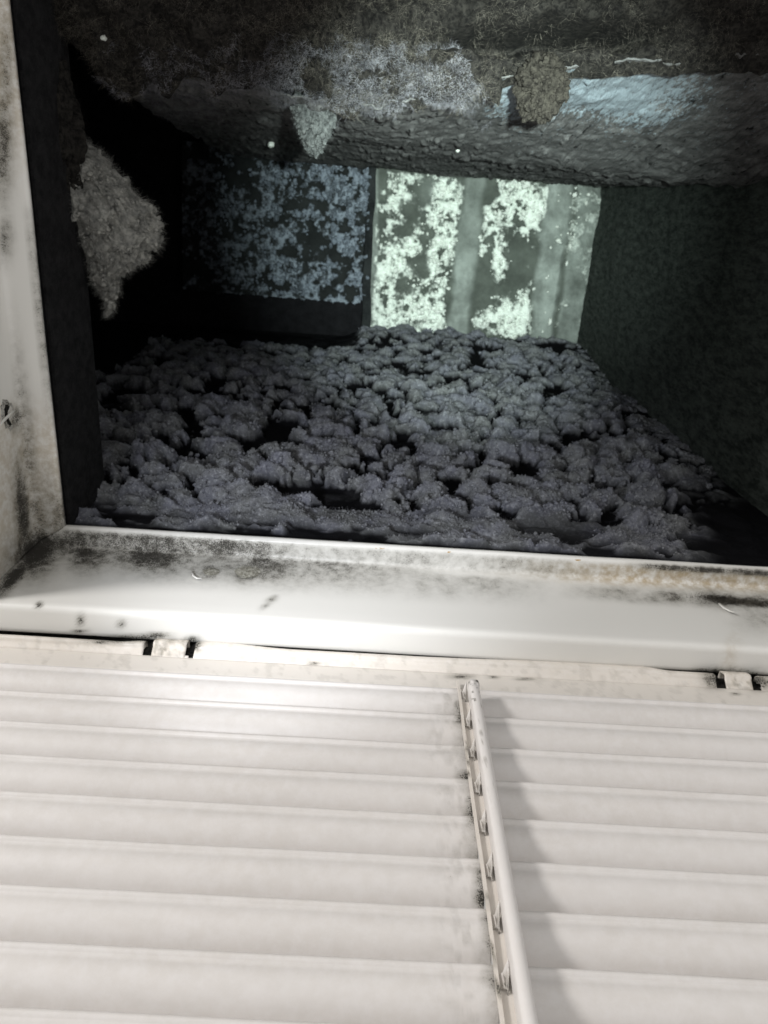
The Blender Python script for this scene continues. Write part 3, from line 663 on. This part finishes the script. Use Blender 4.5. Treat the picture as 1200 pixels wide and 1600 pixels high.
DW = W; DN = normals_grid(W); DC = cover_shade
# crumbly lumps of matted dust sitting all over the carpet
idx = np.argwhere((cover_shade > .6) & (H > .003) & (to_px(W)[0] > 120) & (to_px(W)[0] < 1230)); q = idx[RNG.integers(0, len(idx), 24000)]
dpt = W[q[:, 0], q[:, 1]]; sz = np.clip(RNG.lognormal(-6.85, .5, len(q)), .0004, .0030) * (.55 + .45 * ss(.03, .12, dpt[:, 2]))
V, Fc = bits(dpt + np.array([0, .35, 0]) * sz[:, None] + RNG.normal(0, .0006, dpt.shape), sz)
o = link('dust_lumps', V, Fc, DUST, None, {'cover_shade': np.ones(len(V))}); tag(o, 'small crumbly lumps of grey dust scattered over the lumpy carpet', 'dust', kind='stuff')

# ================================================================== loose clumps and fibres
I4V, I4F = ico(5)
def clump(name, label, c, rad, m, seed, rough=.22, fuzz=0, fm=None, cut=None, warp=None, cat='dust clump', grain=0):
    c = np.asarray(c, float); V = I4V.copy(); a, b_, d = V.T
    h1, _, ci = cells(a * 2.6 + 7 + d * 1.7, b_ * 2.6 + d * 1.9 + 3, seed); h2, _, _ = cells(a * 6 + d * 3.1, b_ * 6 - d * 3.7, seed + 1)
    r = 1 + rough * (np.clip(1 - h1 * h1 * 1.4, 0, 1) - .4) + rough * .5 * (np.clip(1 - h2 * h2 * 1.4, 0, 1) - .4) + rough * .5 * (fbm(a * 12 + d * 5, b_ * 12 - d * 7, seed + 2, 4) - .5)
    V = V * r[:, None] * np.asarray(rad)
    if warp: V = warp(V)
    Fa = I4F
    if grain:
        i = RNG.integers(0, len(V), grain); gv, gf = bits(V[i], np.clip(RNG.lognormal(-6.9, .45, grain), .0004, .0024)); Fa = np.concatenate([Fa, gf + len(V)]); V = np.concatenate([V, gv]); 
    if fuzz:
        i = RNG.integers(0, len(I4V), fuzz); N = I4V[i]
        fv, ff = fibres(V[i], N, min(max(rad) * .2, .0058), .00007, .1, .9, 2, .6); Fa = np.concatenate([Fa, ff + len(V)]); V = np.concatenate([V, fv])
    o = link(name, V, Fa, m); o.location = c; tag(o, label, cat); return o
# big grey clump on the collar's top edge
def wedge(V):
    t = np.clip(V[:, 1] / .060, -1.1, 1.1); tt = np.linspace(-1.1, 1.1, 60)
    ww = np.interp(tt, [-1.1, -1, -.75, -.4, -.05, .2, .42, .65, .85, 1.1], [.0, .008, .020, .037, .051, .054, .041, .022, .012, .0])
    ww = ww * (1 + .30 * (fbm(tt * 4.5, tt * 0 + 2, 406, 3) - .5)); ww = np.convolve(np.pad(ww, 4, mode='edge'), np.ones(9) / 9, 'valid'); wd = np.interp(t, tt, ww)
    V = V.copy(); V[:, 0] = V[:, 0] / .047 * wd * .50 + wd * .41 + .010 * t - .004; V[:, 2] *= np.interp(t, [-1, 0, 1], [.3, 1, .4])
    a, b_ = V[:, 0] * 55, V[:, 1] * 55; f_, _, c_ = cells(a + 1.2 * fbm(a * 1.3, b_ * 1.3, 400), b_ + 1.2 * fbm(a * 1.3, b_ * 1.3, 401), 402)
    g_, _, _ = cells(a * 2.3, b_ * 2.3, 403); bl = np.clip(1 - f_ * f_ * 1.3, 0, 1) * .010 + np.clip(1 - g_ * g_ * 1.3, 0, 1) * .004 + .004 * (fbm(a * 4, b_ * 4, 404) - .5)
    edge_ = np.sign(V[:, 0] - .012) * np.abs(V[:, 0] - .012) / .03
    V[:, 2] -= bl; V[:, 0] += np.where(V[:, 0] > .006, 1, .2) * (bl - .006) * 1.1; V[:, 1] += (fbm(a * 2, b_ * 2, 405) - .5) * .006; return V
clump('dust_clump', 'large grey dust clump bulging from the black collar at left', at(140, 334, .100), (.047, .060, .022), GREYCLUMP, 300, .24, 16000, warp=wedge, grain=2600)
clump('dust_clump', 'faint dark brown dust clump on the collar above the large grey clump', at(72, 205, .075), (.022, .045, .016), BROWNLINT, 310, .3, 3000)
clump('dust_clump', 'pale grey dust tuft hanging from the liner beside a small dark hole', at(492, 184, .120), (.0125, .0185, .009), PALECLUMP, 320, .5, 4000, warp=lambda V: V * np.stack([np.clip(.9 - 15 * V[:, 1], .6, 1.15), np.ones(len(V)), np.ones(len(V))], 1), grain=500)
clump('dust_clump', 'round brown dust clump hanging over the pale bare liner patch', at(846, 138, .070), (.0125, .0145, .011), TANCLUMP, 330, .55, 2500, grain=400)
clump('dust_clump', 'dark fluff wad stuffed in the lower left corner of the frame', at(38, 884, -.012), (.010, .008, .012), GRIME_SHADE, 340, .3, 1500)
clump('dust_clump', 'round grey dust puff stuck in a dent of the lower frame wall', on_y(387, 894, .0150), (.0074, .0016, .0066), PUFF, 350, .3, 2500)
clump('dust_clump', 'small grey dust puff beside the torn tab on the lower frame wall', on_y(330, 894, .0150), (.0046, .0012, .0042), PUFF, 360, .3, 1500)
g_ = RNG.normal(0, 1, (2600, 2)); c_ = on_y(1140, 937, .0150); p_ = np.stack([c_[0] + g_[:, 0] * .0105, np.full(2600, .0148), c_[2] - .001 + g_[:, 1] * .0020 - .0016 * np.tanh(g_[:, 0])], 1)
g2 = RNG.normal(0, 1, (1400, 2)); c2_ = on_y(1190, 945, .0150); p2 = np.stack([c2_[0] + g2[:, 0] * .016, np.full(1400, .0148), c2_[2] + g2[:, 1] * .0022], 1)
V, Fc = fibres(np.concatenate([p_, p2]), np.tile([[0, -1., 0]], (4000, 1)), .0022, .00012, .2, 1.1, 2, 1.2)
o = link('dust_smear', V, Fc, DARKFIBRE); tag(o, 'dark fluffy dust smear behind the torn white tab at the right of the frame', 'dust')
# tiny hole beside the pale tuft
for i, (px, py, zq, nm) in enumerate(((161, 59, .09, 'pale cream crumb stuck under the left end of the liner lip'), (424, 226, .5, 'pale crumb stuck to the liner left of the bright panel'), (716, 229, .42, 'tiny white crumb on the liner above the bright panel'))):
    V, Fc = crumbs([np.zeros(3)], [.0022 if i == 0 else .004], .8); o = link('crumb', V, Fc, CRUMB); o.location = at(px, py, zq - .02); tag(o, nm, 'crumb')
# lint fibres on the crust and lip
def pick(W, N, mask, k):
    idx = np.argwhere(mask); q = idx[RNG.integers(0, len(idx), k)]; p = W[q[:, 0], q[:, 1]]; nn = N[q[:, 0], q[:, 1]]
    return p, np.where(((CAM - p) * nn).sum(1, keepdims=True) < 0, -nn, nn)
vis = (LIPY > -60) & (LIPX > -60) & (LIPX < 1300)
p, nn = pick(LIPW, LIPN, vis & (fbm(LIPX / 45, LIPY / 25, 242, 3) > .44), 22000); V, Fc = fibres(p, nn, .009, .00007, .5, 1.3, 4, .9)
o = link('hair_fibres', V, Fc, DARKFIBRE); tag(o, 'fine brown hairs matted over the dirt crust at the top', 'lint', kind='stuff')
ln_ = fbm(LIPX / 50, LIPY / 30, 240, 3)
lintm = vis & (LIPX < 700 + 160 * (ln_ - .4)) & (LIPX > 150 + 260 * (ln_ - .4)) & (LIPY > 55 + 90 * (ln_ - .4)) & (ln_ > .45)
p, nn = pick(LIPW, LIPN, lintm, 16000); V1, F1 = fibres(p, nn, .005, .00009, .3, 1.2, 3, 1.0)
lm = (fbm(LPX / 40, LPY / 20, 241, 3) > .42) & (LPX > 140) & (LPX < 770) & (LPY < 168 + 22 * np.sin(LPX / 37) + 14 * np.sin(LPX / 13)) & (LPY > 60)
p, nn = pick(LIN, -LN, lm, 26000); V2, F2 = fibres(p, nn, .005, .00009, .3, 1.2, 3, 1.0)
o = link('grey_lint', np.concatenate([V1, V2]), np.concatenate([F1, F2 + len(V1)]), GREYFIBRE); tag(o, 'glinting grey lint clinging to the underside of the liner lip', 'lint', kind='stuff')
m2 = (DC > .5); p, nn = pick(DW, DN, m2, 50000); V, Fc = fibres(p, nn, .0036, .00009, .2, 1.0, 2, .8)
o = link('dust_fuzz', V, Fc, GREYFIBRE); tag(o, 'fine grey fuzz standing on the lumpy dust carpet', 'dust', kind='stuff')
